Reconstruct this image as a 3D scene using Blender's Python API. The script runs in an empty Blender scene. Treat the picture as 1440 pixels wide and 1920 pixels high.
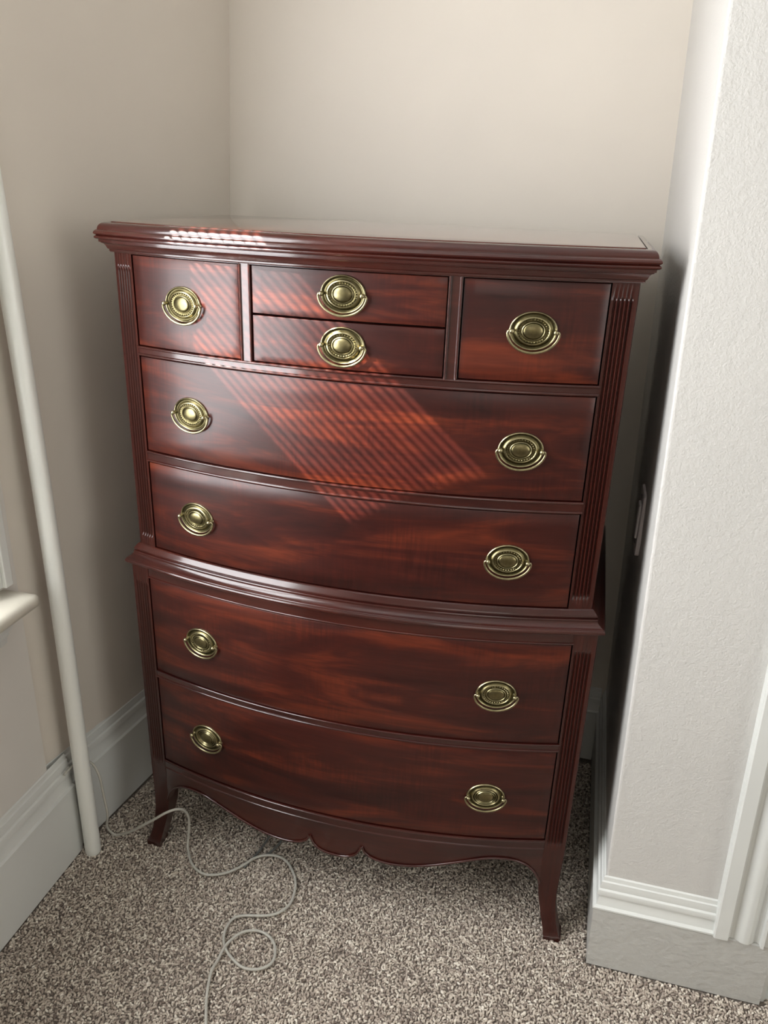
import bpy, bmesh, math, random
from mathutils import Vector, Matrix
random.seed(7)
S = bpy.context.scene
COL = S.collection

# ------------------------------------------------------------------ camera
CAM = Vector((0.3763, -1.2729, 1.4433))
YAW, PIT, ROL, FPX = -0.24079, -0.38902, 0.03562, 1494.4
fw = Vector((math.sin(YAW)*math.cos(PIT), math.cos(YAW)*math.cos(PIT), math.sin(PIT)))
r0 = Vector((math.cos(YAW), -math.sin(YAW), 0))
u0 = r0.cross(fw)
rr = math.cos(ROL)*r0 + math.sin(ROL)*u0
uu = -math.sin(ROL)*r0 + math.cos(ROL)*u0
cd = bpy.data.cameras.new('camera')
cd.sensor_fit = 'HORIZONTAL'; cd.sensor_width = 36; cd.lens = FPX/1440*36
cd.clip_start = 0.02
cam = bpy.data.objects.new('camera', cd); COL.objects.link(cam)
M = Matrix((rr, uu, -fw)).transposed().to_4x4(); M.translation = CAM
cam.matrix_world = M
S.camera = cam

# ------------------------------------------------------------------ world, sun, window light, exposure
W = bpy.data.worlds.new('world'); S.world = W; W.use_nodes = True
W.node_tree.nodes['Background'].inputs[0].default_value = (0.80, 0.88, 1.0, 1)
W.node_tree.nodes['Background'].inputs[1].default_value = 1.0

sl = bpy.data.lights.new('sun', 'SUN'); sl.energy = 27.0; sl.angle = math.radians(0.32); sl.color = (1, .93, .84)
sun = bpy.data.objects.new('sun', sl); COL.objects.link(sun)
SUN = Vector((1, .67, -.95)).normalized()
sun.rotation_euler = SUN.to_track_quat('-Z', 'Y').to_euler()

def area(name, loc, d, sx, sy, e, col):
    a = bpy.data.lights.new(name, 'AREA'); a.shape = 'RECTANGLE'; a.size = sx; a.size_y = sy; a.energy = e; a.color = col
    o = bpy.data.objects.new(name, a); COL.objects.link(o); o.location = loc
    o.rotation_euler = Vector(d).to_track_quat('-Z', 'Y').to_euler(); return o
# sky light entering by the window in the left wall (y -1.35..-.28, z .78..2.2)
area('window_daylight', (-.74, -.82, 1.50), (1, 0, -.0), 1.06, 1.4, 46, (.97, .98, 1.0))
# added fill lamp, out of frame on the right, lifts the left wall and pipe
area('side_fill', (2.66, -1.5, 1.45), (-1, 0, -.03), 1.3, 1.5, 13, (.98, 1.0, .98))

# added weak fill lamp behind the camera, lifts the dark back wall
area('rear_fill', (.9, -3.15, 1.7), (0, 1, -.05), 1.0, 1.0, 3.0, (1, .97, .93))

vs = S.view_settings
S.display_settings.display_device = 'sRGB'
vs.view_transform = 'Standard'; vs.look = 'None'; vs.gamma = 1; vs.use_curve_mapping = False
vs.exposure = 0.38

# ------------------------------------------------------------------ materials
def mat(name):
    m = bpy.data.materials.new(name); m.use_nodes = True
    nt = m.node_tree; b = nt.nodes['Principled BSDF']; return m, nt, b
def N(nt, t, **kw):
    n = nt.nodes.new(t)
    for k, v in kw.items(): setattr(n, k, v)
    return n
def mapping(nt, scale, coord='Object', loc=(0,0,0), rnd=False):
    tc = N(nt, 'ShaderNodeTexCoord'); mp = N(nt, 'ShaderNodeMapping')
    mp.inputs['Scale'].default_value = scale; mp.inputs['Location'].default_value = loc
    nt.links.new(tc.outputs[coord], mp.inputs[0])
    if rnd:
        oi = N(nt, 'ShaderNodeObjectInfo'); mu = N(nt, 'ShaderNodeMath', operation='MULTIPLY'); mu.inputs[1].default_value = 17.0
        nt.links.new(oi.outputs['Random'], mu.inputs[0]); nt.links.new(mu.outputs[0], mp.inputs['Location'])
    return mp.outputs[0]
def noise(nt, vec, scale, detail=3, rough=.5, dist=0):
    n = N(nt, 'ShaderNodeTexNoise'); n.inputs['Scale'].default_value = scale; n.inputs['Detail'].default_value = detail
    n.inputs['Roughness'].default_value = rough; n.inputs['Distortion'].default_value = dist
    nt.links.new(vec, n.inputs['Vector']); return n.outputs['Fac']
def ramp(nt, fac, stops):
    r = N(nt, 'ShaderNodeValToRGB'); e = r.color_ramp.elements
    while len(e) < len(stops): e.new(.5)
    for i, (p, c) in enumerate(stops): e[i].position = p; e[i].color = (*c, 1)
    nt.links.new(fac, r.inputs[0]); return r.outputs[0]
def mix(nt, a, b, f, mode='MIX'):
    m = N(nt, 'ShaderNodeMix', data_type='RGBA', blend_type=mode)
    for s, v in ((m.inputs[0], f), (m.inputs[6], a), (m.inputs[7], b)):
        if hasattr(v, 'default_value') or hasattr(v, 'is_linked'): nt.links.new(v, s)
        else: s.default_value = v if isinstance(v, float) else (*v, 1)
    return m.outputs[2]
def bump(nt, b, h, strength, dist):
    n = N(nt, 'ShaderNodeBump'); n.inputs['Strength'].default_value = strength; n.inputs['Distance'].default_value = dist
    nt.links.new(h, n.inputs['Height']); nt.links.new(n.outputs[0], b.inputs['Normal']); return n

def wood(name, dark, mid, light, figured=True, rough=.38, coat=.6, grain=(1.7, 1.7, 11)):
    m, nt, b = mat(name)
    v1 = mapping(nt, grain, rnd=True)
    f1 = noise(nt, v1, 1.6, 4, .62, .9)
    c = ramp(nt, f1, [(.28, dark), (.5, mid), (.80, light)])
    v2 = mapping(nt, (9, 9, 170) if grain[0] < 10 else (170, 170, 5)); f2 = noise(nt, v2, 1.5, 3, .6)
    g = ramp(nt, f2, [(.32, (.80, .77, .77)), (.62, (1, 1, 1))])
    c = mix(nt, c, g, 1.0, 'MULTIPLY')
    if figured:
        # short cross flecks of the ribbon figure (curl in the veneer)
        v3 = mapping(nt, (190, 190, 16)); f3 = noise(nt, v3, 1.0, 2, .5)
        v4 = mapping(nt, (7, 7, 9), loc=(3, 1, 2)); f4 = noise(nt, v4, 1.0, 2, .5)
        k = ramp(nt, f3, [(.40, (.70, .66, .66)), (.60, (1.25, 1.2, 1.15))])
        kk = ramp(nt, f4, [(.45, (0, 0, 0)), (.7, (.75, .75, .75))])
        c = mix(nt, c, mix(nt, c, k, 1.0, 'MULTIPLY'), kk)
    nt.links.new(c, b.inputs['Base Color'])
    b.inputs['Roughness'].default_value = rough
    b.inputs['Specular IOR Level'].default_value = .25
    b.inputs['Coat Weight'].default_value = coat if not figured else .42; b.inputs['Coat Roughness'].default_value = .22 if figured else .10
    v5 = mapping(nt, (30, 30, 300)); f5 = noise(nt, v5, 1, 3, .6)
    bump(nt, b, f5, .05, .0004)
    return m
M_DRAW = wood('mahogany_veneer', (.018, .0030, .0026), (.043, .0064, .0040), (.160, .027, .0085))
M_FRAME = wood('mahogany_solid', (.022, .0040, .0034), (.040, .0068, .0046), (.072, .013, .007), figured=False, rough=.30, coat=1.0)
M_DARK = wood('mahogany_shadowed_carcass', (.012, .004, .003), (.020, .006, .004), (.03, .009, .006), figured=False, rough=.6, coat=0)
M_TOP = wood('mahogany_top', (.050, .014, .009), (.08, .020, .012), (.11, .028, .016), figured=False, rough=.15, coat=1)
M_POST = wood('mahogany_post', (.030, .0060, .0045), (.042, .0080, .0052), (.060, .011, .0065), figured=False, rough=.28, grain=(60, 60, 1.2))

def brass(name):
    m, nt, b = mat(name)
    v = mapping(nt, (1, 1, 1)); f = noise(nt, v, 120, 4, .6)
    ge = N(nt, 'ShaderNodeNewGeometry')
    p = ramp(nt, ge.outputs['Pointiness'], [(.44, (.035, .03, .015)), (.5, (.19, .165, .082)), (.56, (.44, .40, .25))])  # crevice shade painted into the colour along with grime: dark recesses, lighter rims
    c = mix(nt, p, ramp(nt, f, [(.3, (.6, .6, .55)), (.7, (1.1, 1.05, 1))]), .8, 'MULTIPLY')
    nt.links.new(c, b.inputs['Base Color']); b.inputs['Metallic'].default_value = 1.0; b.inputs['Roughness'].default_value = .30
    return m
M_BRASS = brass('aged_brass')

def paint(name, col, rough=.6, bs=220, bstr=.15, bd=.001, var=.04, coarse=0):
    m, nt, b = mat(name)
    v = mapping(nt, (1, 1, 1)); f = noise(nt, v, 3.0, 3, .5)
    c2 = tuple(x*(1-var) for x in col)
    c = ramp(nt, f, [(.35, c2), (.65, col)])
    nt.links.new(c, b.inputs['Base Color']); b.inputs['Roughness'].default_value = rough
    h = noise(nt, v, bs, 3, .55)
    if coarse:
        h2 = noise(nt, v, coarse, 2, .5)
        ad = N(nt, 'ShaderNodeMath', operation='ADD'); nt.links.new(h, ad.inputs[0]); nt.links.new(h2, ad.inputs[1]); h = ad.outputs[0]
    bump(nt, b, h, bstr, bd)
    return m
M_WALL = paint('wall_paint_warm_grey', (.715, .655, .575), .55, 260, .10, .001)
M_WALLP = paint('wall_paint_rolled', (.60, .585, .555), .45, 260, .42, .0025, coarse=90)
M_WALLW = paint('wall_paint_under_window', (.70, .67, .62), .45, 90, .10, .001)
M_TRIM = paint('trim_gloss_white', (.70, .71, .68), .30, 60, .10, .001)
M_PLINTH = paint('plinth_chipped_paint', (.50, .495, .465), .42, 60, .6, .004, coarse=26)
M_PIPE = paint('pipe_white_enamel', (.86, .87, .82), .28, 70, .08, .0008)
M_SILL = paint('sill_yellowed_paint', (.56, .53, .45), .35, 60, .10, .001)
M_CEIL = paint('ceiling_white', (.78, .77, .74), .8)
M_PLATE = paint('plate_plastic', (.70, .64, .64), .3, 20, 0.0, .0005)
M_CABLE = paint('cable_grey_pvc', (.50, .485, .43), .45, 100, .05, .0005)
M_CABLE2 = paint('cord_dark_grey', (.16, .165, .155), .5, 100, .05, .0005)
M_SCREW, _, _b = mat('screw_dark'); _b.inputs['Base Color'].default_value = (.03, .03, .03, 1)
M_GOBO = paint('gobo_grey', (.5, .5, .48), .6)
M_HALL = paint('hall_wall', (.28, .26, .23), .8)

def carpet_mats():
    m, nt, b = mat('carpet_backing')
    v = mapping(nt, (1, 1, 1)); f = noise(nt, v, 420, 2, .6)
    c = ramp(nt, f, [(.35, (.11, .09, .075)), (.65, (.28, .24, .20))])
    nt.links.new(c, b.inputs['Base Color']); b.inputs['Roughness'].default_value = .95
    m2, nt, b = mat('carpet_loop_yarn')
    at = N(nt, 'ShaderNodeAttribute', attribute_type='INSTANCER', attribute_name='tint')
    c = ramp(nt, at.outputs['Fac'], [(.0, (.15, .115, .095)), (.10, (.33, .27, .225)), (.38, (.48, .41, .345)), (.74, (.60, .525, .44)), (.94, (.78, .71, .61)), (1.0, (.86, .80, .70))])
    v = mapping(nt, (1, 1, 1), coord='Object'); 
    nt.links.new(c, b.inputs['Base Color']); b.inputs['Roughness'].default_value = .85
    b.inputs['Specular IOR Level'].default_value = .25
    b.inputs['Sheen Weight'].default_value = .15
    return m, m2
M_CARPET, M_LOOP = carpet_mats()

m, nt, b = mat('window_glass'); M_GLASS = m
for n in list(nt.nodes): 
    if n.type == 'BSDF_PRINCIPLED': nt.nodes.remove(n)
out = [n for n in nt.nodes if n.type == 'OUTPUT_MATERIAL'][0]
tr = N(nt, 'ShaderNodeBsdfTransparent'); gl = N(nt, 'ShaderNodeBsdfGlossy'); gl.inputs['Roughness'].default_value = .02
ms = N(nt, 'ShaderNodeMixShader'); ms.inputs[0].default_value = .07
nt.links.new(tr.outputs[0], ms.inputs[1]); nt.links.new(gl.outputs[0], ms.inputs[2]); nt.links.new(ms.outputs[0], out.inputs[0])

# ------------------------------------------------------------------ helpers
def obj(name, verts, faces, material, parent=None, smooth=None, kind=None):
    me = bpy.data.meshes.new(name); me.from_pydata([tuple(v) for v in verts], [], faces); me.validate()
    bm = bmesh.new(); bm.from_mesh(me); bmesh.ops.recalc_face_normals(bm, faces=bm.faces); bm.to_mesh(me); bm.free()
    if smooth is not None:
        me.shade_smooth(); me.set_sharp_from_angle(angle=math.radians(smooth))
    me.materials.append(material)
    o = bpy.data.objects.new(name, me); COL.objects.link(o)
    if parent: o.parent = parent
    if kind: o['kind'] = kind
    return o
def thing(name, label, cat, loc=(0, 0, 0)):
    o = bpy.data.objects.new(name, None); COL.objects.link(o); o.location = loc; o.empty_display_size = .1
    o['label'] = label; o['category'] = cat; return o
class MB:
    def __init__(s): s.v = []; s.f = []
    def add(s, v, f):
        n = len(s.v); s.v += [tuple(a) for a in v]; s.f += [tuple(i+n for i in q) for q in f]
    def box(s, x0, x1, y0, y1, z0, z1):
        s.add([(x, y, z) for x in (x0, x1) for y in (y0, y1) for z in (z0, z1)],
              [(0,1,3,2), (4,6,7,5), (0,4,5,1), (2,3,7,6), (0,2,6,4), (1,5,7,3)])
    def hexa(s, p):      # 8 points: bottom 4 ring, top 4 ring
        s.add(p, [(0,1,2,3), (4,7,6,5), (0,4,5,1), (1,5,6,2), (2,6,7,3), (3,7,4,0)])
    def grid(s, rows, closed_u=False, closed_v=False, caps=False):
        nu, nv = len(rows), len(rows[0]); v = [p for r in rows for p in r]; f = []
        for i in range(nu if closed_u else nu-1):
            for j in range(nv if closed_v else nv-1):
                a, b2 = i, (i+1) % nu; c, d = j, (j+1) % nv
                f.append((a*nv+c, b2*nv+c, b2*nv+d, a*nv+d))
        if caps:
            f.append(tuple(range(nv))); f.append(tuple((nu-1)*nv+j for j in range(nv)))
        s.add(v, f)
    def tube(s, pts, r, n=8, caps=True):
        pts = [Vector(p) for p in pts]; rows = []; up = Vector((0, 0, 1))
        prev = None
        for i, p in enumerate(pts):
            t = (pts[min(i+1, len(pts)-1)] - pts[max(i-1, 0)]).normalized()
            if prev is None:
                a = t.cross(up if abs(t.z) < .9 else Vector((1, 0, 0))).normalized()
            else:
                a = (prev - t*prev.dot(t)).normalized()
            prev = a; bb = t.cross(a); q = r[i] if isinstance(r, (list, tuple)) else r
            rows.append([tuple(p + a*math.cos(2*math.pi*k/n)*q + bb*math.sin(2*math.pi*k/n)*q) for k in range(n)])
        s.grid(rows, closed_v=True, caps=caps)
    def sphere(s, c, r, n=10, m=6):
        rows = [[(c[0]+r*math.sin(math.pi*i/m)*math.cos(2*math.pi*k/n), c[1]+r*math.sin(math.pi*i/m)*math.sin(2*math.pi*k/n), c[2]+r*math.cos(math.pi*i/m)) for k in range(n)] for i in range(1, m)]
        st = len(s.v); s.grid(rows, closed_v=True, caps=True)
    def build(s, name, m, parent=None, smooth=None, kind=None): return obj(name, s.v, s.f, m, parent, smooth, kind)
def smooth_path(pts, n=6):
    P = [Vector(p) for p in pts]; out = []
    for i in range(len(P)-1):
        a, b2, c, d = P[max(i-1, 0)], P[i], P[i+1], P[min(i+2, len(P)-1)]
        for k in range(n):
            t = k/n
            out.append(.5*((2*b2) + (c-a)*t + (2*a-5*b2+4*c-d)*t*t + (3*b2-a-3*c+d)*t**3))
    out.append(P[-1]); return out
def offset2d(pl, d, sign=1):
    """offset an open 2D polyline sideways by d with mitres"""
    out = []; n = len(pl)
    def nrm(a, b2):
        t = Vector((b2[0]-a[0], b2[1]-a[1])).normalized(); return Vector((t.y, -t.x))*sign
    for i in range(n):
        if i == 0: v = nrm(pl[0], pl[1])
        elif i == n-1: v = nrm(pl[-2], pl[-1])
        else:
            a, c = nrm(pl[i-1], pl[i]), nrm(pl[i], pl[i+1]); s_ = a + c
            v = s_ / max(.2, (1 + a.dot(c)))
        out.append((pl[i][0]+v.x*d, pl[i][1]+v.y*d))
    return out

# ------------------------------------------------------------------ room shell
LEAN = -.031                      # the old chimney breast leans a little
def rx(x, z): return x + LEAN*z
fl = MB(); fl.box(-.70, 3.0, -3.3, 1.6, -.10, -.0045); fl.build('floor', M_CARPET, kind='structure')
ce = MB(); ce.box(-.80, 3.0, -3.3, 1.6, 2.55, 2.65); ce.build('ceiling', M_CEIL, kind='structure')

# left wall: panel with the window opening, then the set-back stretch that runs on to the corner
OY0, OY1, OZ0, OZ1 = -1.35, -.225, .735, 2.25
w = MB()
w.box(-.74, -.625, -3.2, OY0, -.05, 2.6); w.box(-.74, -.625, OY1, -.125, -.05, 2.6)
w.box(-.74, -.625, OY0, OY1, -.05, OZ0); w.box(-.74, -.625, OY0, OY1, OZ1, 2.6)
w.build('wall_left', M_WALLW, kind='structure')
def lx(y, z):                     # x of the set-back left wall at depth y and height z
    t = (y+.125)/.735
    base = -.640*(1-t) + -.551*t
    return base + t*(.058*min(z, 1.9)/1.4)
rows = []
for z in [-.05, .3, .6, .9, 1.2, 1.5, 1.8, 2.1, 2.6]:
    rows.append([(lx(y, z), y, z) for y in (-.125, .05, .25, .45, .63)])
w = MB(); w.grid(rows)
w.grid([[(x-.12 if False else x-.10, y, z) for (x, y, z) in r] for r in rows])
w.build('wall_left_alcove', M_WALL, kind='structure', smooth=40)
BY = .612
w = MB(); w.box(-.72, .66, BY, BY+.1, -.05, 2.6); w.build('wall_back', M_WALL, kind='structure')

# right: return wall of the alcove and the face of the wall beside the door
RX, FY = .5465, -.031
w = MB()
def lean_prism(mb, x0, x1, y0, y1, z0, z1):
    mb.hexa([(rx(x0, z0), y0, z0), (rx(x1, z0), y0, z0), (rx(x1, z0), y1, z0), (rx(x0, z0), y1, z0),
             (rx(x0, z1), y0, z1), (rx(x1, z1), y0, z1), (rx(x1, z1), y1, z1), (rx(x0, z1), y1, z1)])
lean_prism(w, RX, .860, FY, .70, -.05, 2.6)
o = w.build('wall_right', M_WALLP, kind='structure')
bv = o.modifiers.new('arris', 'BEVEL'); bv.width = .005; bv.segments = 3
for p in o.data.polygons: p.use_smooth = False
# wall over and beyond the door opening, hall behind
w = MB(); w.box(.80, 1.62, FY, .10, 2.12, 2.6); w.box(1.62, 3.0, FY, .10, -.05, 2.6)
w.build('wall_right_beyond_door', M_WALLP, kind='structure')
w = MB(); w.box(.86, 3.0, 1.3, 1.4, -.05, 2.6); w.box(2.9, 3.0, .1, 1.3, -.05, 2.6); w.build('wall_hall', M_HALL, kind='structure')
w = MB(); w.box(2.7, 2.8, -3.2, FY, -.05, 2.6); w.build('wall_side', M_WALL, kind='structure')
w = MB(); w.box(-.74, 2.8, -3.3, -3.2, -.05, 2.6); w.build('wall_rear', M_WALL, kind='structure')

# baseboards ----------------------------------------------------
BP = [(.0, 0), (.0165, 0), (.0165, .147), (.0185, .149), (.0185, .1545), (.0125, .157), (.0115, .163), (.0088, .172), (.0085, .1795),
      (.0122, .1815), (.0128, .190), (.0118, .1935), (.0080, .1955), (.0088, .200), (.0072, .207), (.0070, .211), (.0042, .2125), (.0030, .2205), (0, .2225)]
def skirting(name, path, sc, mt, dz=0, lean=False, prof=BP):
    mb = MB(); lays = [[(x, y) for x, y in offset2d(path, d)] for d, _ in prof]
    rows = []
    for i in range(len(path)):
        r = []
        for j, (d, z) in enumerate(prof):
            x, y = lays[j][i]; zz = z*sc+dz
            r.append((rx(x, zz) if lean else x, y, zz))
        rows.append(r)
    mb.grid(rows, closed_v=True, caps=True)
    return mb.build(name, mt, kind='structure', smooth=25)
skirting('baseboard_left', [(-.6245, -.068), (-.6245, -3.2)][::-1], 1.195, M_TRIM)
skirting('baseboard_left_alcove', [(lx(-.125, 0)-.001, -.124), (lx(BY, 0), BY)], 1.195, M_TRIM)
skirting('baseboard_back', [(lx(BY, 0)+.018, BY), (RX-.018, BY)], 1.0, M_TRIM)
# around the return and the front face, in two materials: plinth and moulding
PL = [(0, 0), (.0165, 0), (.0165, .1475), (.014, .1490), (0, .1490)]
MO = [(0, .1495), (.0175, .1495), (.0185, .151), (.0185, .1545), (.0125, .157), (.0115, .163), (.0088, .172), (.0085, .1795),
      (.0122, .1815), (.0128, .190), (.0118, .1935), (.0080, .1955), (.0088, .200), (.0072, .207), (.0070, .211), (.0042, .2125), (.0030, .2205), (0, .2225)]
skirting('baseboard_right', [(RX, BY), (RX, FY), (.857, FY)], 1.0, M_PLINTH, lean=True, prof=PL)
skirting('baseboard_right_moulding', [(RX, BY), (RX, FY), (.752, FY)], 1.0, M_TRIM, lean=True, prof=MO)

# door casing: flat band, hollow and round, ridge, flat band (stands on the plinth)
cp = [(.7505, 0), (.7505, .0205), (.7535, .0225), (.7760, .0225), (.7765, .0165), (.781, .0125), (.787, .0125), (.793, .0155), (.799, .0195), (.806, .0215), (.813, .0205),
      (.819, .016), (.824, .0115), (.829, .0105), (.8325, .013), (.8335, .0225), (.8385, .0235), (.8400, .0165), (.857, .0165), (.8595, .0150), (.8595, 0)]
rows = [[(rx(x, z), FY-d, z) for x, d in cp] for z in (.1495, .6, 1.2, 1.8, 2.12)]
w = MB(); w.grid(rows, closed_v=True, caps=True); w.build('trim_1', M_TRIM, kind='structure', smooth=25)
w = MB(); lean_prism(w, .859, .868, FY-.004, .10, -.004, 2.12); w.build('door_1', M_TRIM, kind='structure')   # door jamb lining
# carpet gripper edge by the jamb
w = MB(); w.box(.868, 1.6, -.030, .005, -.006, .002); w.build('trim_2', M_TRIM, kind='structure')

# ------------------------------------------------------------------ window in the left wall
win = MB()
PX = -.625
def cas(y0, y1, z0, z1):
    win.box(PX, PX+.018, y0, y1, z0, z1)
cas(-.215, -.163, .735, 2.30)
win.box(PX+.018, PX+.026, -.183, -.163, .735, 2.30); win.box(PX+.018, PX+.022, -.215, -.207, .735, 2.30)
cas(-1.46, -1.362, .735, 2.30); cas(-1.46, -.163, 2.24, 2.36)
win.box(-.74, -.63, OY1-.006, OY1+.012, .735, 2.24); win.box(-.74, -.63, OY0-.012, OY0+.02, .735, 2.24)
win.box(-.74, -.63, OY0, OY1, 2.22, 2.252)
wo = win.build('window_1', M_TRIM, kind='structure')
bv = wo.modifiers.new('b', 'BEVEL'); bv.width = .002; bv.segments = 2
# sill with rounded nose and the moulding under it
sec = [(-.74, .690), (-.575, .690), (-.560, .692), (-.551, .698), (-.548, .706), (-.551, .714), (-.558, .719), (-.570, .720), (-.74, .722)]
rows = []
for y, s in ((-1.50, 0), (-.172, 0), (-.163, .002), (-.158, .006), (-.156, .012)):
    rows.append([(min(x, -.548-s) if x > -.6 else x, y, min(max(z, .690+s*.6), .721-s*.6)) for x, z in sec])
w = MB(); w.grid(rows, closed_v=True, caps=True); w.build('window_sill', M_SILL, wo, smooth=50)
sec = [(-.625, .690), (-.585, .690), (-.583, .676), (-.590, .668), (-.596, .660), (-.598, .653), (-.606, .651), (-.606, .640), (-.611, .634), (-.613, .622), (-.616, .618), (-.625, .617)]
rows = [[(x, y, z) for x, z in sec] for y in (-1.44, -.188)]
w = MB(); w.grid(rows, closed_v=True, caps=True); w.build('sill_moulding', M_TRIM, wo, smooth=40)
def sash(z0, z1, x):
    mb = MB(); t = .040
    mb.box(x, x+.03, OY0+.02, OY0+.02+t, z0, z1); mb.box(x, x+.03, OY1-.006-t, OY1-.006, z0, z1)
    mb.box(x, x+.03, OY0+.02+t, OY1-.006-t, z0, z0+t); mb.box(x, x+.03, OY0+.02+t, OY1-.006-t, z1-t, z1)
    mb.build('sash', M_TRIM, wo)
    g = MB(); g.box(x+.012, x+.016, OY0+.06, OY1-.06, z0+.04, z1-.04); g.build('pane', M_GLASS, wo)
sash(.735, 1.46, -.700); sash(1.42, 2.22, -.733)
# added, unseen louvred shutter outside: it stripes the low sun
sh = thing('sun_gobo', 'added unseen louvred shutter outside the left window', 'gobo', (-.90, -.8, .5))
def spart(mb, name):
    o = mb.build(name, M_GOBO); o.parent = sh; o.matrix_parent_inverse = Matrix.Translation((.90, .8, -.5)); return o
f = MB(); SX = -.90
zb0, zb1 = 1.745, 2.09      # louvre band
f.box(SX, SX+.02, -2.2, .3, .2, zb0); f.box(SX, SX+.02, -2.2, .3, zb1, 4.6); f.hexa([(SX, -2.2, zb0), (SX+.02, -2.2, zb0), (SX+.02, -.65, zb0), (SX, -.65, zb0), (SX, -2.2, zb1), (SX+.02, -2.2, zb1), (SX+.02, -.79, zb1), (SX, -.79, zb1)]); f.box(SX, SX+.02, -.425, .3, zb0, zb1)
spart(f, 'gobo_frame')
k = 0; z = zb0+.008
while z < zb1-.008:
    mb = MB(); mb.hexa([(SX+.002, -.80, z), (SX+.010, -.80, z-.0065), (SX+.010, -.425, z-.0065), (SX+.002, -.425, z),
                        (SX+.002, -.80, z+.0085), (SX+.010, -.80, z+.002), (SX+.010, -.425, z+.002), (SX+.002, -.425, z+.0085)])
    spart(mb, 'slat'); z += .0192 + random.uniform(-.0015, .0015)

# ------------------------------------------------------------------ chest of drawers
chest = thing('chest_of_drawers', 'tall bow-fronted mahogany chest of drawers with oval brass pulls standing on the carpet', 'chest of drawers')
a, ai, yu, cu, hu = .4424, .4017, .0070, .0129, .0553
b_, bi, cl, hl = .4600, .4183, .0103, .0599
zuT, r1t, r1b, r2t, r2b, zw = 1.3206, 1.1630, 1.1455, .9661, .9446, .7644
zl, r3t, r3b, r4 = .6978, .4803, .4630, .2470
DU, DL = .455, .500
def bowU(x): return yu - hu*(1-(x/ai)**2)
def bowL(x): return -hl*(1-(x/bi)**2)
def nU(x): v = Vector((2*hu*x/ai**2, -1, 0)); return v.normalized()
def nL(x): v = Vector((2*hl*x/bi**2, -1, 0)); return v.normalized()
NX = 40
def outU(): return [(-a, DU)] + [(-a, yu+cu)] + [(x, bowU(x)) for x in [ai*(2*i/NX-1) for i in range(NX+1)]] + [(a, yu+cu)] + [(a, DU)]
def outL(): return [(-b_, DL)] + [(-b_, cl)] + [(x, bowL(x)) for x in [bi*(2*i/NX-1) for i in range(NX+1)]] + [(b_, cl)] + [(b_, DL)]
def P(mb, name, m=None, smooth=30, parent=None): return mb.build(name, m or M_FRAME, parent or chest, smooth)
def moulding(name, prof, base, m=None, base2=None, tmax=1):
    lays = []
    for d, z in prof:
        if base2 is None: lays.append(offset2d(base, d))
        else:
            t = min(1, max(0, d/tmax)); mid = [((1-t)*p[0]+t*q[0], (1-t)*p[1]+t*q[1]) for p, q in zip(base, base2)]
            lays.append(offset2d(mid, d - t*tmax))
    mb = MB(); rows = [[(lays[j][i][0], lays[j][i][1], prof[j][1]) for j in range(len(prof))] for i in range(len(base))]
    mb.grid(rows, closed_v=True, caps=True); return P(mb, name, m, 22)
# carcasses (dark inner bodies behind the drawers) and side panels
def prism(outline, d, z0, z1):
    q = offset2d(outline, d); mb = MB(); n = len(q)
    mb.grid([[(x, y, z) for x, y in q] for z in (z0, z1)], closed_v=True, caps=True); return mb
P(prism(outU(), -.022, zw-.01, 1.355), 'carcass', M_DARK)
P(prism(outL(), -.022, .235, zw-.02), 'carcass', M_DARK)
for s in (-1, 1):
    mb = MB(); mb.box(s*a-.018*(s > 0), s*a+.018*(s < 0), .05, DU, zw-.004, 1.330); P(mb, 'side_panel')
    mb = MB(); mb.box(s*b_-.018*(s > 0), s*b_+.018*(s < 0), .05, DL, .215, .725); P(mb, 'side_panel')
# cornice
corn = [(-.018, 1.3206), (.0045, 1.3206), (.0058, 1.3222), (.0058, 1.3246), (.0082, 1.3262), (.0092, 1.3285), (.0102, 1.3310), (.0128, 1.3340), (.0165, 1.3357), (.0165, 1.3365),
        (.0190, 1.3372), (.0192, 1.3410), (.0222, 1.3418), (.0245, 1.3432), (.0250, 1.3448), (.0244, 1.3463), (.0225, 1.3473), (.0215, 1.3484), (.0235, 1.3490), (.0252, 1.3505),
        (.0255, 1.3520), (.0240, 1.3548), (.0215, 1.3568), (.0198, 1.3572), (.0195, 1.3592), (.0185, 1.3625), (.0160, 1.3658), (.0125, 1.3680), (.0090, 1.3688), (.0030, 1.3690),
        (.0025, 1.3655), (-.018, 1.3655)]
moulding('cornice', corn, outU())
q = offset2d([(-a, DU+.010)]+outU()[1:-1]+[(a, DU+.010)], .0004)
mb = MB(); rows = [[(x, y, z) for x, y in offset2d(q, e)] for e, z in ((0, 1.3600), (0, 1.3695), (-.0008, 1.3704), (-.0022, 1.3708))]
mb.grid(rows, closed_v=True, caps=True); P(mb, 'top_panel', M_TOP, 30)
# waist moulding
waist = [(-.02, .7640), (.0005, .7645), (.0040, .7630), (.0098, .7560), (.0112, .7545), (.0118, .7525), (.0110, .7508), (.0088, .7500), (.0085, .7488), (.0120, .7482), (.0130, .7465), (.0124, .7445),
         (.0126, .7430), (.0150, .7400), (.0190, .7368), (.0228, .7348), (.0248, .7340), (.0256, .7332), (.0258, .7320), (.0270, .7312), (.0280, .7290), (.0278, .7262), (.0262, .7240), (.0240, .7230), (.0190, .7225), (-.02, .7225)]
oU = outU(); oL = outL(); oU[0] = (-a, DL); oU[-1] = (a, DL)
moulding('waist_moulding', waist, oU, base2=oL, tmax=.018)

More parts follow.
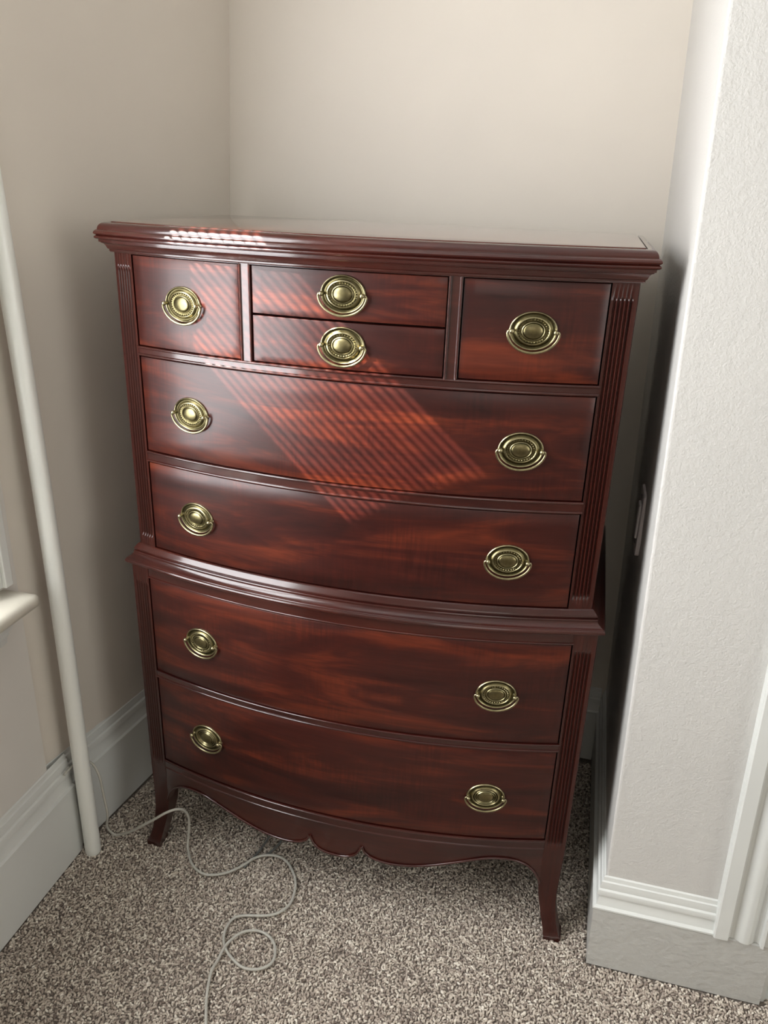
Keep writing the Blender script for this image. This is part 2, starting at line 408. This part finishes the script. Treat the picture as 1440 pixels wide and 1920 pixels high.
# fluted posts ---------------------------------------------------
def flute_row(inner, outer, s, z, amp, yback, n=5, u0=.10, u1=.84):
    pts = [inner]
    dx, dy = outer[0]-inner[0], outer[1]-inner[1]; L = math.hypot(dx, dy); nx, ny = dy/L, -dx/L
    for g in range(n):
        for k in range(7):
            th = k/7; u = u0+(u1-u0)*(g+th)/n; d = amp*.0036*math.sin(math.pi*min(1, th/.86))**.8 if th < .86 else 0
            pts.append((inner[0]+dx*u - nx*d*1.0, inner[1]+dy*u - ny*d))
    pts += [(inner[0]+dx*u1, inner[1]+dy*u1), (outer[0]-dx*.03, outer[1]-dy*.03), (outer[0], outer[1]+.002)]
    pts += [(outer[0], yback), (inner[0], yback)]
    return [(s*x, y, z) for x, y in pts]
def levels(z0, z1, f0, f1):
    return [(z0, 0), (f0-.012, 0), (f0-.009, .5), (f0-.004, .9), (f0, 1), (f1, 1), (f1+.004, .9), (f1+.009, .5), (f1+.012, 0), (z1, 0)]
for s in (-1, 1):
    mb = MB(); mb.grid([flute_row((ai, yu), (a, yu+cu), s, z, am, .05) for z, am in levels(zw-.002, 1.3225, .794, 1.289)], closed_v=True, caps=True)
    P(mb, 'post', M_POST, smooth=35)
    mb = MB(); mb.grid([flute_row((bi, 0), (b_, cl), s, z, am, .05) for z, am in levels(.222, .7235, .245, .674)], closed_v=True, caps=True)
    P(mb, 'post', M_POST, smooth=35)
    # sabre front legs
    lv = [(.2225, bi, b_, 0, cl, .050), (.18, bi-.0015, b_-.001, .001, cl, .050), (.14, .4165, .4575, .001, .009, .048), (.105, .4195, .4565, -.0005, .006, .044), (.075, .4255, .4580, -.003, .002, .039),
          (.045, .4325, .4625, -.0075, -.003, .033), (.020, .4385, .4690, -.0125, -.0085, .027), (.010, .4400, .4730, -.0150, -.0110, .023), (.008, .4405, .4765, -.0165, -.0125, .020), (-.003, .4405, .4770, -.0160, -.0120, .018)]
    rows = [[(s*x0, y0, z), (s*(x0+(x1-x0)*.5), (y0+y1)/2, z), (s*(x1-.001), y1, z), (s*x1, y1+.003, z), (s*x1, yb, z), (s*x0, yb, z)] for z, x0, x1, y0, y1, yb in lv]
    mb = MB(); mb.grid(rows, closed_v=True, caps=True); P(mb, 'leg', M_POST, smooth=28)
    lv = [(.24, .418, .46, .45, .50), (.14, .416, .458, .452, .500), (.08, .420, .458, .462, .508), (.03, .430, .466, .478, .524), (-.003, .436, .472, .492, .534)]
    rows = [[(s*x0, y0, z), (s*x1, y0, z), (s*x1, y1, z), (s*x0, y1, z)] for z, x0, x1, y0, y1 in lv]
    mb = MB(); mb.grid(rows, closed_v=True, caps=True); P(mb, 'leg', M_POST, smooth=35)

# curved strips ---------------------------------------------------
def strip(bow, nrm, x0, x1, prof, n=40, name='rail', m=None, smooth=25):
    rows = []
    for i in range(n+1):
        x = x0+(x1-x0)*i/n; v = nrm(x); y = bow(x)
        rows.append([(x+v.x*d, y+v.y*d, z) for d, z in prof])
    mb = MB(); mb.grid(rows, closed_v=True, caps=True); return P(mb, name, m, smooth)
def bead(z, r, d=0, up=True):       # half round bead centred on z
    pts = [(d+r*math.cos(t), z+r*math.sin(t)) for t in [math.pi*(k/6-.5) for k in range(7)]]
    return pts
def rail_prof(z0, z1, r=.0022):
    return [(-.02, z0)] + bead(z0+r, r) + [(-.0006, z0+2*r+.0004), (-.0006, z1-2*r-.0004)] + bead(z1-r, r) + [(-.02, z1)]
strip(bowU, nU, -ai-.001, ai+.001, rail_prof(r1b, r1t))
strip(bowU, nU, -ai-.001, ai+.001, rail_prof(r2b, r2t))
strip(bowL, nL, -bi-.001, bi+.001, rail_prof(r3b, r3t, .0020))
strip(bowL, nL, -bi-.001, bi+.001, [(-.02, zl)] + bead(zl+.0018, .0018) + [(-.0008, zl+.0042), (-.0008, .7228), (-.02, .7228)])
strip(bowU, nU, -ai-.001, ai+.001, [(-.02, 1.3195), (.0015, 1.3195), (.0015, 1.3212), (-.02, 1.3212)])
# vertical dividers
for s in (-1, 1):
    x0, x1 = .1620, .1834; r = .0021
    rowsz = []
    prof = [(x0, -.02)] + [(x0+r-r*math.cos(t), r*math.sin(t)) for t in [math.pi*k/6 for k in range(7)]] + [(x0+2*r+.0005, -.0006), (x1-2*r-.0005, -.0006)] + \
           [(x1-r-r*math.cos(t), r*math.sin(t)) for t in [math.pi*k/6 for k in range(7)]] + [(x1, -.02)]
    def sec_(z):
        out = []
        for x, d in prof:
            v = nU(s*x); out.append((s*x+v.x*d, bowU(s*x)+v.y*d, z))
        return out
    mb = MB(); mb.grid([sec_(r1t-.001), sec_(1.3200)], closed_v=True, caps=True); P(mb, 'divider', smooth=25)

# apron with its scalloped lower edge
half = [(.000, .1475), (.018, .1485), (.036, .1545), (.048, .1655), (.0555, .1840), (.0575, .1840), (.062, .1715), (.076, .1605), (.100, .1535), (.130, .1520), (.165, .1555),
        (.200, .1635), (.240, .1755), (.280, .1880), (.310, .1955), (.340, .1970), (.365, .1930), (.388, .1820), (.404, .1650), (.4135, .1480), (.4183, .1330)]
def zlow(x):
    x = abs(x)
    for (x0, z0), (x1, z1) in zip(half, half[1:]):
        if x <= x1: return z0+(z1-z0)*(x-x0)/(x1-x0)
    return half[-1][1]
xs = sorted(set([s*h[0] for h in half for s in (-1, 1)] + [bi*(2*i/64-1) for i in range(65)]))
xs = [x for x in xs if abs(x) <= bi+1e-6]
rows = []
for x in xs:
    v = nL(x); y = bowL(x); zb = zlow(x)
    pr = [(-.018, zb), (-.001, zb), (-.001, (zb+.2215)/2), (-.001, .2220)] + bead(.2238, .0016, -.0003) + [(-.0008, .2262), (-.0008, .2400)] + bead(.2420, .0018) + [(-.0006, .2450), (-.02, .2452)]
    rows.append([(x+v.x*d, y+v.y*d, z) for d, z in pr])
mb = MB(); mb.grid(rows, closed_v=True, caps=True); P(mb, 'apron', smooth=25)
mb = MB()
full = [(-x, z) for x, z in half[::-1]] + half[1:]
mid = [i for i, (x, z) in enumerate(full) if abs(abs(x)-.0565) < .0015]
segs = [[h for h in full if h[0] <= -.0573], [h for h in full if abs(h[0]) <= .0557], [h for h in full if h[0] >= .0573]]
for sg in segs:
    pts = []
    for pq in smooth_path([(x, 0, z) for x, z in sg], 3):
        v = nL(pq.x); pts.append((pq.x+v.x*.0010, bowL(pq.x)+v.y*.0010, pq.z))
    mb.tube(pts, .0024, 8)
P(mb, 'apron_bead', smooth=60)

# ---- drawers and their pulls
def pull_meshes(plain):
    A, B = .0372, .0298
    mb = MB(); n = 120
    prof = [(1.0, 0), (1.0, .0010), (.985, .0024), (.955, .0030), (.925, .0026), (.90, .0013), (.84, .0008), (.78, .0013), (.735, .0030), (.70, .0040), (.665, .0042), (.64, .0034), (.625, .0028),
            (.60, .0028), (.575, .0028), (.55, .0028), (.525, .0026), (.49, .0026), (.465, .0040), (.44, .0043), (.42, .0036), (.405, .0032), (.37, .0044), (.30, .0052), (.20, .0059), (.10, .0062), (.03, .0063)]
    if plain:
        prof = [(r, h) if r > .66 or r < .46 else (r, .0030 + .0008*math.sin(r*60)) for r, h in prof]
    rows = []
    for r, h in prof:
        row = []
        for k in range(n):
            t = 2*math.pi*k/n; hh = h
            if .56 < r < .61 and not plain: hh = h + .0021*max(0, math.sin(t*30))**.7 if math.sin(t*30) > 0 else h
            kx = 1.0 if r > .7 else 1.0 + .12*(.7-r)
            row.append((A*r*kx*math.cos(t), -hh, B*r*math.sin(t)))
        rows.append(row)
    mb.grid(rows, closed_v=True, caps=True)
    me = obj('backplate', mb.v, mb.f, M_BRASS, smooth=50)
    mb = MB()
    pts = [(-.0335, -.0075, .0), (-.0362, -.0072, .0008), (-.0388, -.0065, -.0005)]
    for k in range(0, 25):
        t = math.pi + (math.pi)*(k/24)*.94 + .03*math.pi
        pts.append((.0400*math.cos(t), -.0058, .0322*math.sin(t)-.0005))
    pts += [(.0388, -.0065, -.0005), (.0362, -.0072, .0008), (.0335, -.0075, .0)]
    nn = len(pts); rad = [.0013 + .0010*math.sin(math.pi*i/(nn-1))**.5 for i in range(nn)]
    mb.tube(pts, rad, 10)
    mb2 = obj('bail', mb.v, mb.f, M_BRASS, smooth=60)
    kn = []
    mb = MB(); mb.sphere((0, -.0095, 0), .0040, 12, 8); mb.tube([(0, 0, 0), (0, -.003, 0), (0, -.0065, 0)], [.0045, .0026, .0026], 12)
    mb3 = obj('knob', mb.v, mb.f, M_BRASS, smooth=50)
    return me, mb2, mb3
protos = {False: pull_meshes(False), True: pull_meshes(True)}
def drawer(bow, nrm, x0, x1, z0, z1, pulls, plain=False):
    g = .0016; x0 += g; x1 -= g; z0 += g; z1 -= g; e = .0013; D = -.0012
    prof = [(-.020, z0), (D-e*1.2, z0), (D-e*.3, z0+e*.3), (D, z0+e)] + [(D, z0+(z1-z0)*k/6) for k in range(1, 6)] + [(D, z1-e), (D-e*.3, z1-e*.3), (D-e*1.2, z1), (-.020, z1)]
    n = max(12, int((x1-x0)*60)); rows = []
    xx = [x0, x0+e*.3] + [x0+e+(x1-x0-2*e)*i/n for i in range(n+1)] + [x1-e*.3, x1]
    for i, x in enumerate(xx):
        v = nrm(x); y = bow(x); k = {0: e*1.2, 1: e*.3, len(xx)-2: e*.3, len(xx)-1: e*1.2}.get(i, 0)
        rows.append([(x+v.x*min(d, D-k), y+v.y*min(d, D-k), z) for d, z in prof])
    mb = MB(); mb.grid(rows, closed_v=True, caps=True); d = P(mb, 'drawer', M_DRAW, 30)
    for (px, pz) in pulls:
        v = nrm(px); y = bow(px); base = Vector((px+v.x*D, y+v.y*D, pz))
        zax = Vector((0, 0, 1)); yax = -v; xax = yax.cross(zax)
        Mx = Matrix((xax, yax, zax)).transposed().to_4x4(); Mx.translation = base
        bp, bl, kn = protos[plain]
        for src, off in ((bp, None), (bl, None), (kn, -.0335), (kn, .0335)):
            c = src.copy(); COL.objects.link(c); c.parent = d
            c.matrix_local = Mx @ (Matrix.Translation((off, 0, 0)) if off else Matrix.Identity(4))
    return d
gx = .1834
drawer(bowU, nU, -ai, -gx, r1t, zuT-.001, [(-.2955, 1.2450)])
drawer(bowU, nU, -.162, .162, 1.2415, zuT-.001, [(-.003, 1.2835)])
drawer(bowU, nU, -.162, .162, r1t, 1.2415, [(-.0026, 1.2035)])
drawer(bowU, nU, gx, ai, r1t, zuT-.001, [(.2935, 1.2440)])
drawer(bowU, nU, -ai, ai, r2t, r1b, [(-.2925, 1.0540), (.2930, 1.0530)])
drawer(bowU, nU, -ai, ai, zw+.0005, r2b, [(-.2935, .8530), (.2900, .8535)])
drawer(bowL, nL, -bi, bi, r3t, zl, [(-.2935, .5890), (.2945, .5880)])
drawer(bowL, nL, -bi, bi, .2470, r3b, [(-.2945, .3555), (.2945, .3510)], plain=True)
for tup in protos.values():
    for o in tup: bpy.data.objects.remove(o)

# ------------------------------------------------------------------ white pipe in the corner by the window
pp = thing('heating_pipe', 'white painted vertical pipe standing in front of the left wall beside the window sill', 'pipe', (-.5805, -.070, 0))
R = .0175; mb = MB(); pts = []; rad = []
for z, r in ((-.003, R*.72), (-.001, R*.9), (.004, R), (.02, R)): pts.append((0, 0, z)); rad.append(r)
for k in range(1, 21):
    z = .02 + 2.5*k/20; pts.append((-.022*max(0, z-.5)**2, 0, z)); rad.append(R)
mb.tube(pts, rad, 28); mb.build('pipe', M_PIPE, pp, smooth=40)

# ------------------------------------------------------------------ switch plate on the return wall
pl = thing('wall_plate', 'off-white wall plate on the alcove side wall in the shadow right of the chest', 'wall plate', (rx(RX, .865), .222, .865))
def rbox(w_, h_, t, r, x0=0):
    out = []
    for sx, sz, a0 in ((1, 1, 0), (-1, 1, 90), (-1, -1, 180), (1, -1, 270)):
        for k in range(6):
            t_ = math.radians(a0+18*k); out.append((sx*(w_/2-r)+r*math.cos(t_), sz*(h_/2-r)+r*math.sin(t_)))
    return out
def slab(w_, h_, r, x0, x1, name, e=.002):
    mb = MB(); rows = []
    for x, k in ((x0, 0), (x1+e, 0), (x1+e*.3, e*.35), (x1, e)):
        s = rbox(w_-2*k, h_-2*k, 0, r-k*.5); rows.append([(x, u, v) for u, v in s])
    mb.grid(rows, closed_v=True, caps=True); return mb.build(name, M_PLATE, pl, smooth=40)
slab(.076, .124, .008, .001, -.0065, 'plate')
slab(.034, .068, .003, -.006, -.0105, 'rocker')
mb = MB(); mb.tube([(-.0062, 0, -.048), (-.0075, 0, -.048)], .003, 10); mb.build('screw', M_SCREW, pl)
mb = MB(); mb.tube([(-.0062, 0, .048), (-.0075, 0, .048)], .003, 10); mb.build('screw', M_SCREW, pl)

# ------------------------------------------------------------------ cables
cab = [(-.606, -.098, .236), (-.606, -.078, .237), (-.602, -.056, .236), (-.592, -.042, .234), (-.576, -.037, .222), (-.5645, -.036, .190), (-.560, -.036, .140), (-.556, -.036, .085), (-.566, -.030, .040), (-.556, -.022, .012), (-.540, -.020, .014), (-.510, -.024, .034), (-.481, -.028, .060), (-.437, -.034, .100), (-.408, -.033, .125), (-.388, -.022, .131), (-.377, -.008, .120), (-.372, .002, .095), (-.373, .004, .060), (-.376, .000, .025)]
flat = [[-0.371, -0.012], [-0.339, -0.05], [-0.301, -0.065], [-0.263, -0.051], [-0.236, -0.024], [-0.212, 0.012], [-0.18, 0.028], [-0.145, 0.023], [-0.114, -0.007], [-0.097, -0.04], [-0.092, -0.083], [-0.105, -0.111], [-0.129, -0.128], [-0.182, -0.144], [-0.197, -0.165], [-0.195, -0.195], [-0.181, -0.221], [-0.156, -0.241], [-0.128, -0.253], [-0.101, -0.25], [-0.08, -0.234], [-0.077, -0.212], [-0.089, -0.186], [-0.111, -0.171], [-0.136, -0.168], [-0.16, -0.181], [-0.174, -0.202], [-0.181, -0.225], [-0.182, -0.252], [-0.183, -0.279], [-0.169, -0.327], [-0.147, -0.375], [-0.131, -0.411], [-.11, -.52], [-.05, -.66], [.05, -.80]]
zz = []
for i, (x, y) in enumerate(flat):
    z = .0070
    if i in (25, 26, 27): z = .0095
    zz.append((x, y, z))
mb = MB(); mb.tube(smooth_path(cab+zz, 6), .0029, 10)
o = mb.build('power_cable', M_CABLE, smooth=60)
o['label'] = 'thin light grey cable looping over the carpet from behind the white pipe'; o['category'] = 'cable'
c2 = [(-.228, -.020, .004), (-.221, .006, .0045), (-.214, .032, .004), (-.210, .062, .004), (-.205, .10, .004), (-.192, .125, .004), (-.178, .11, .004), (-.176, .08, .004), (-.182, .052, .004), (-.190, .034, .0045), (-.196, .026, .0045)]
mb = MB(); mb.tube(smooth_path(c2, 6), .0024, 10)
o = mb.build('dark_cord', M_CABLE2, smooth=60)
o['label'] = 'short dark cord bent under the apron of the chest, beside the pale cable'; o['category'] = 'cord'

# ------------------------------------------------------------------ carpet loops (stuff): geometry nodes, one small yarn loop on each point
lp = MB()
pts = []
for k in range(6):
    t = math.pi*k/5; pts.append((.0021*math.cos(t), 0, .0030*math.sin(t)-.0006))
lp.tube(pts, [.0012, .0015, .0017, .0017, .0015, .0012], 5)
loop = lp.build('carpet_loop_shape', M_LOOP, smooth=80)
loop_me = loop.data
bpy.data.objects.remove(loop)
pm = bpy.data.meshes.new('carpet_pile'); gpts = []
random.seed(3)
st = .0050
y = -1.15
tints = []
def inside(x, y):
    if y > .58 or y < -1.15 or x > 1.9: return False
    if x < (-.607 if y < -.068 else lx(y, 0)+.02): return False
    if x > .529 and y > -.049 and not (x > .870): return False
    return True
while y < .6:
    x = -.62
    while x < 1.9:
        xx, yy = x+random.uniform(-.0023, .0023), y+random.uniform(-.0023, .0023)
        if inside(xx, yy): gpts.append((xx, yy, -.0042))
        x += st
    y += st
pm.from_pydata(gpts, [], [])
pile = bpy.data.objects.new('carpet_pile', pm); COL.objects.link(pile)
pile['kind'] = 'stuff'; pile['label'] = 'mottled beige and brown loop pile carpet covering the floor'; pile['category'] = 'carpet'
pm.materials.append(M_LOOP)
src = bpy.data.objects.new('yarn_loop', loop_me)
ng = bpy.data.node_groups.new('pile', 'GeometryNodeTree')
ng.interface.new_socket('Geometry', in_out='INPUT', socket_type='NodeSocketGeometry')
ng.interface.new_socket('Geometry', in_out='OUTPUT', socket_type='NodeSocketGeometry')
gi = ng.nodes.new('NodeGroupInput'); go = ng.nodes.new('NodeGroupOutput')
m2p = ng.nodes.new('GeometryNodeMeshToPoints')
iop = ng.nodes.new('GeometryNodeInstanceOnPoints')
oi = ng.nodes.new('GeometryNodeObjectInfo'); oi.inputs['Object'].default_value = src
rv = ng.nodes.new('FunctionNodeRandomValue'); rv.data_type = 'FLOAT_VECTOR'
rv.inputs['Min'].default_value = (-.55, -.55, 0); rv.inputs['Max'].default_value = (.55, .55, 6.283)
sv = ng.nodes.new('FunctionNodeRandomValue'); sv.data_type = 'FLOAT'
sv.inputs[2].default_value = .85; sv.inputs[3].default_value = 1.45; sv.inputs['Seed'].default_value = 5
tv = ng.nodes.new('FunctionNodeRandomValue'); tv.data_type = 'FLOAT'; tv.inputs['Seed'].default_value = 9
sa = ng.nodes.new('GeometryNodeStoreNamedAttribute'); sa.data_type = 'FLOAT'; sa.domain = 'INSTANCE'; sa.inputs['Name'].default_value = 'tint'
L = ng.links.new
L(gi.outputs[0], m2p.inputs['Mesh']); L(m2p.outputs[0], iop.inputs['Points']); L(oi.outputs['Geometry'], iop.inputs['Instance'])
L(rv.outputs['Value'], iop.inputs['Rotation']); L(sv.outputs[1], iop.inputs['Scale'])
L(iop.outputs[0], sa.inputs['Geometry']); L(tv.outputs[1], sa.inputs['Value']); L(sa.outputs[0], go.inputs[0])
md = pile.modifiers.new('pile', 'NODES'); md.node_group = ng
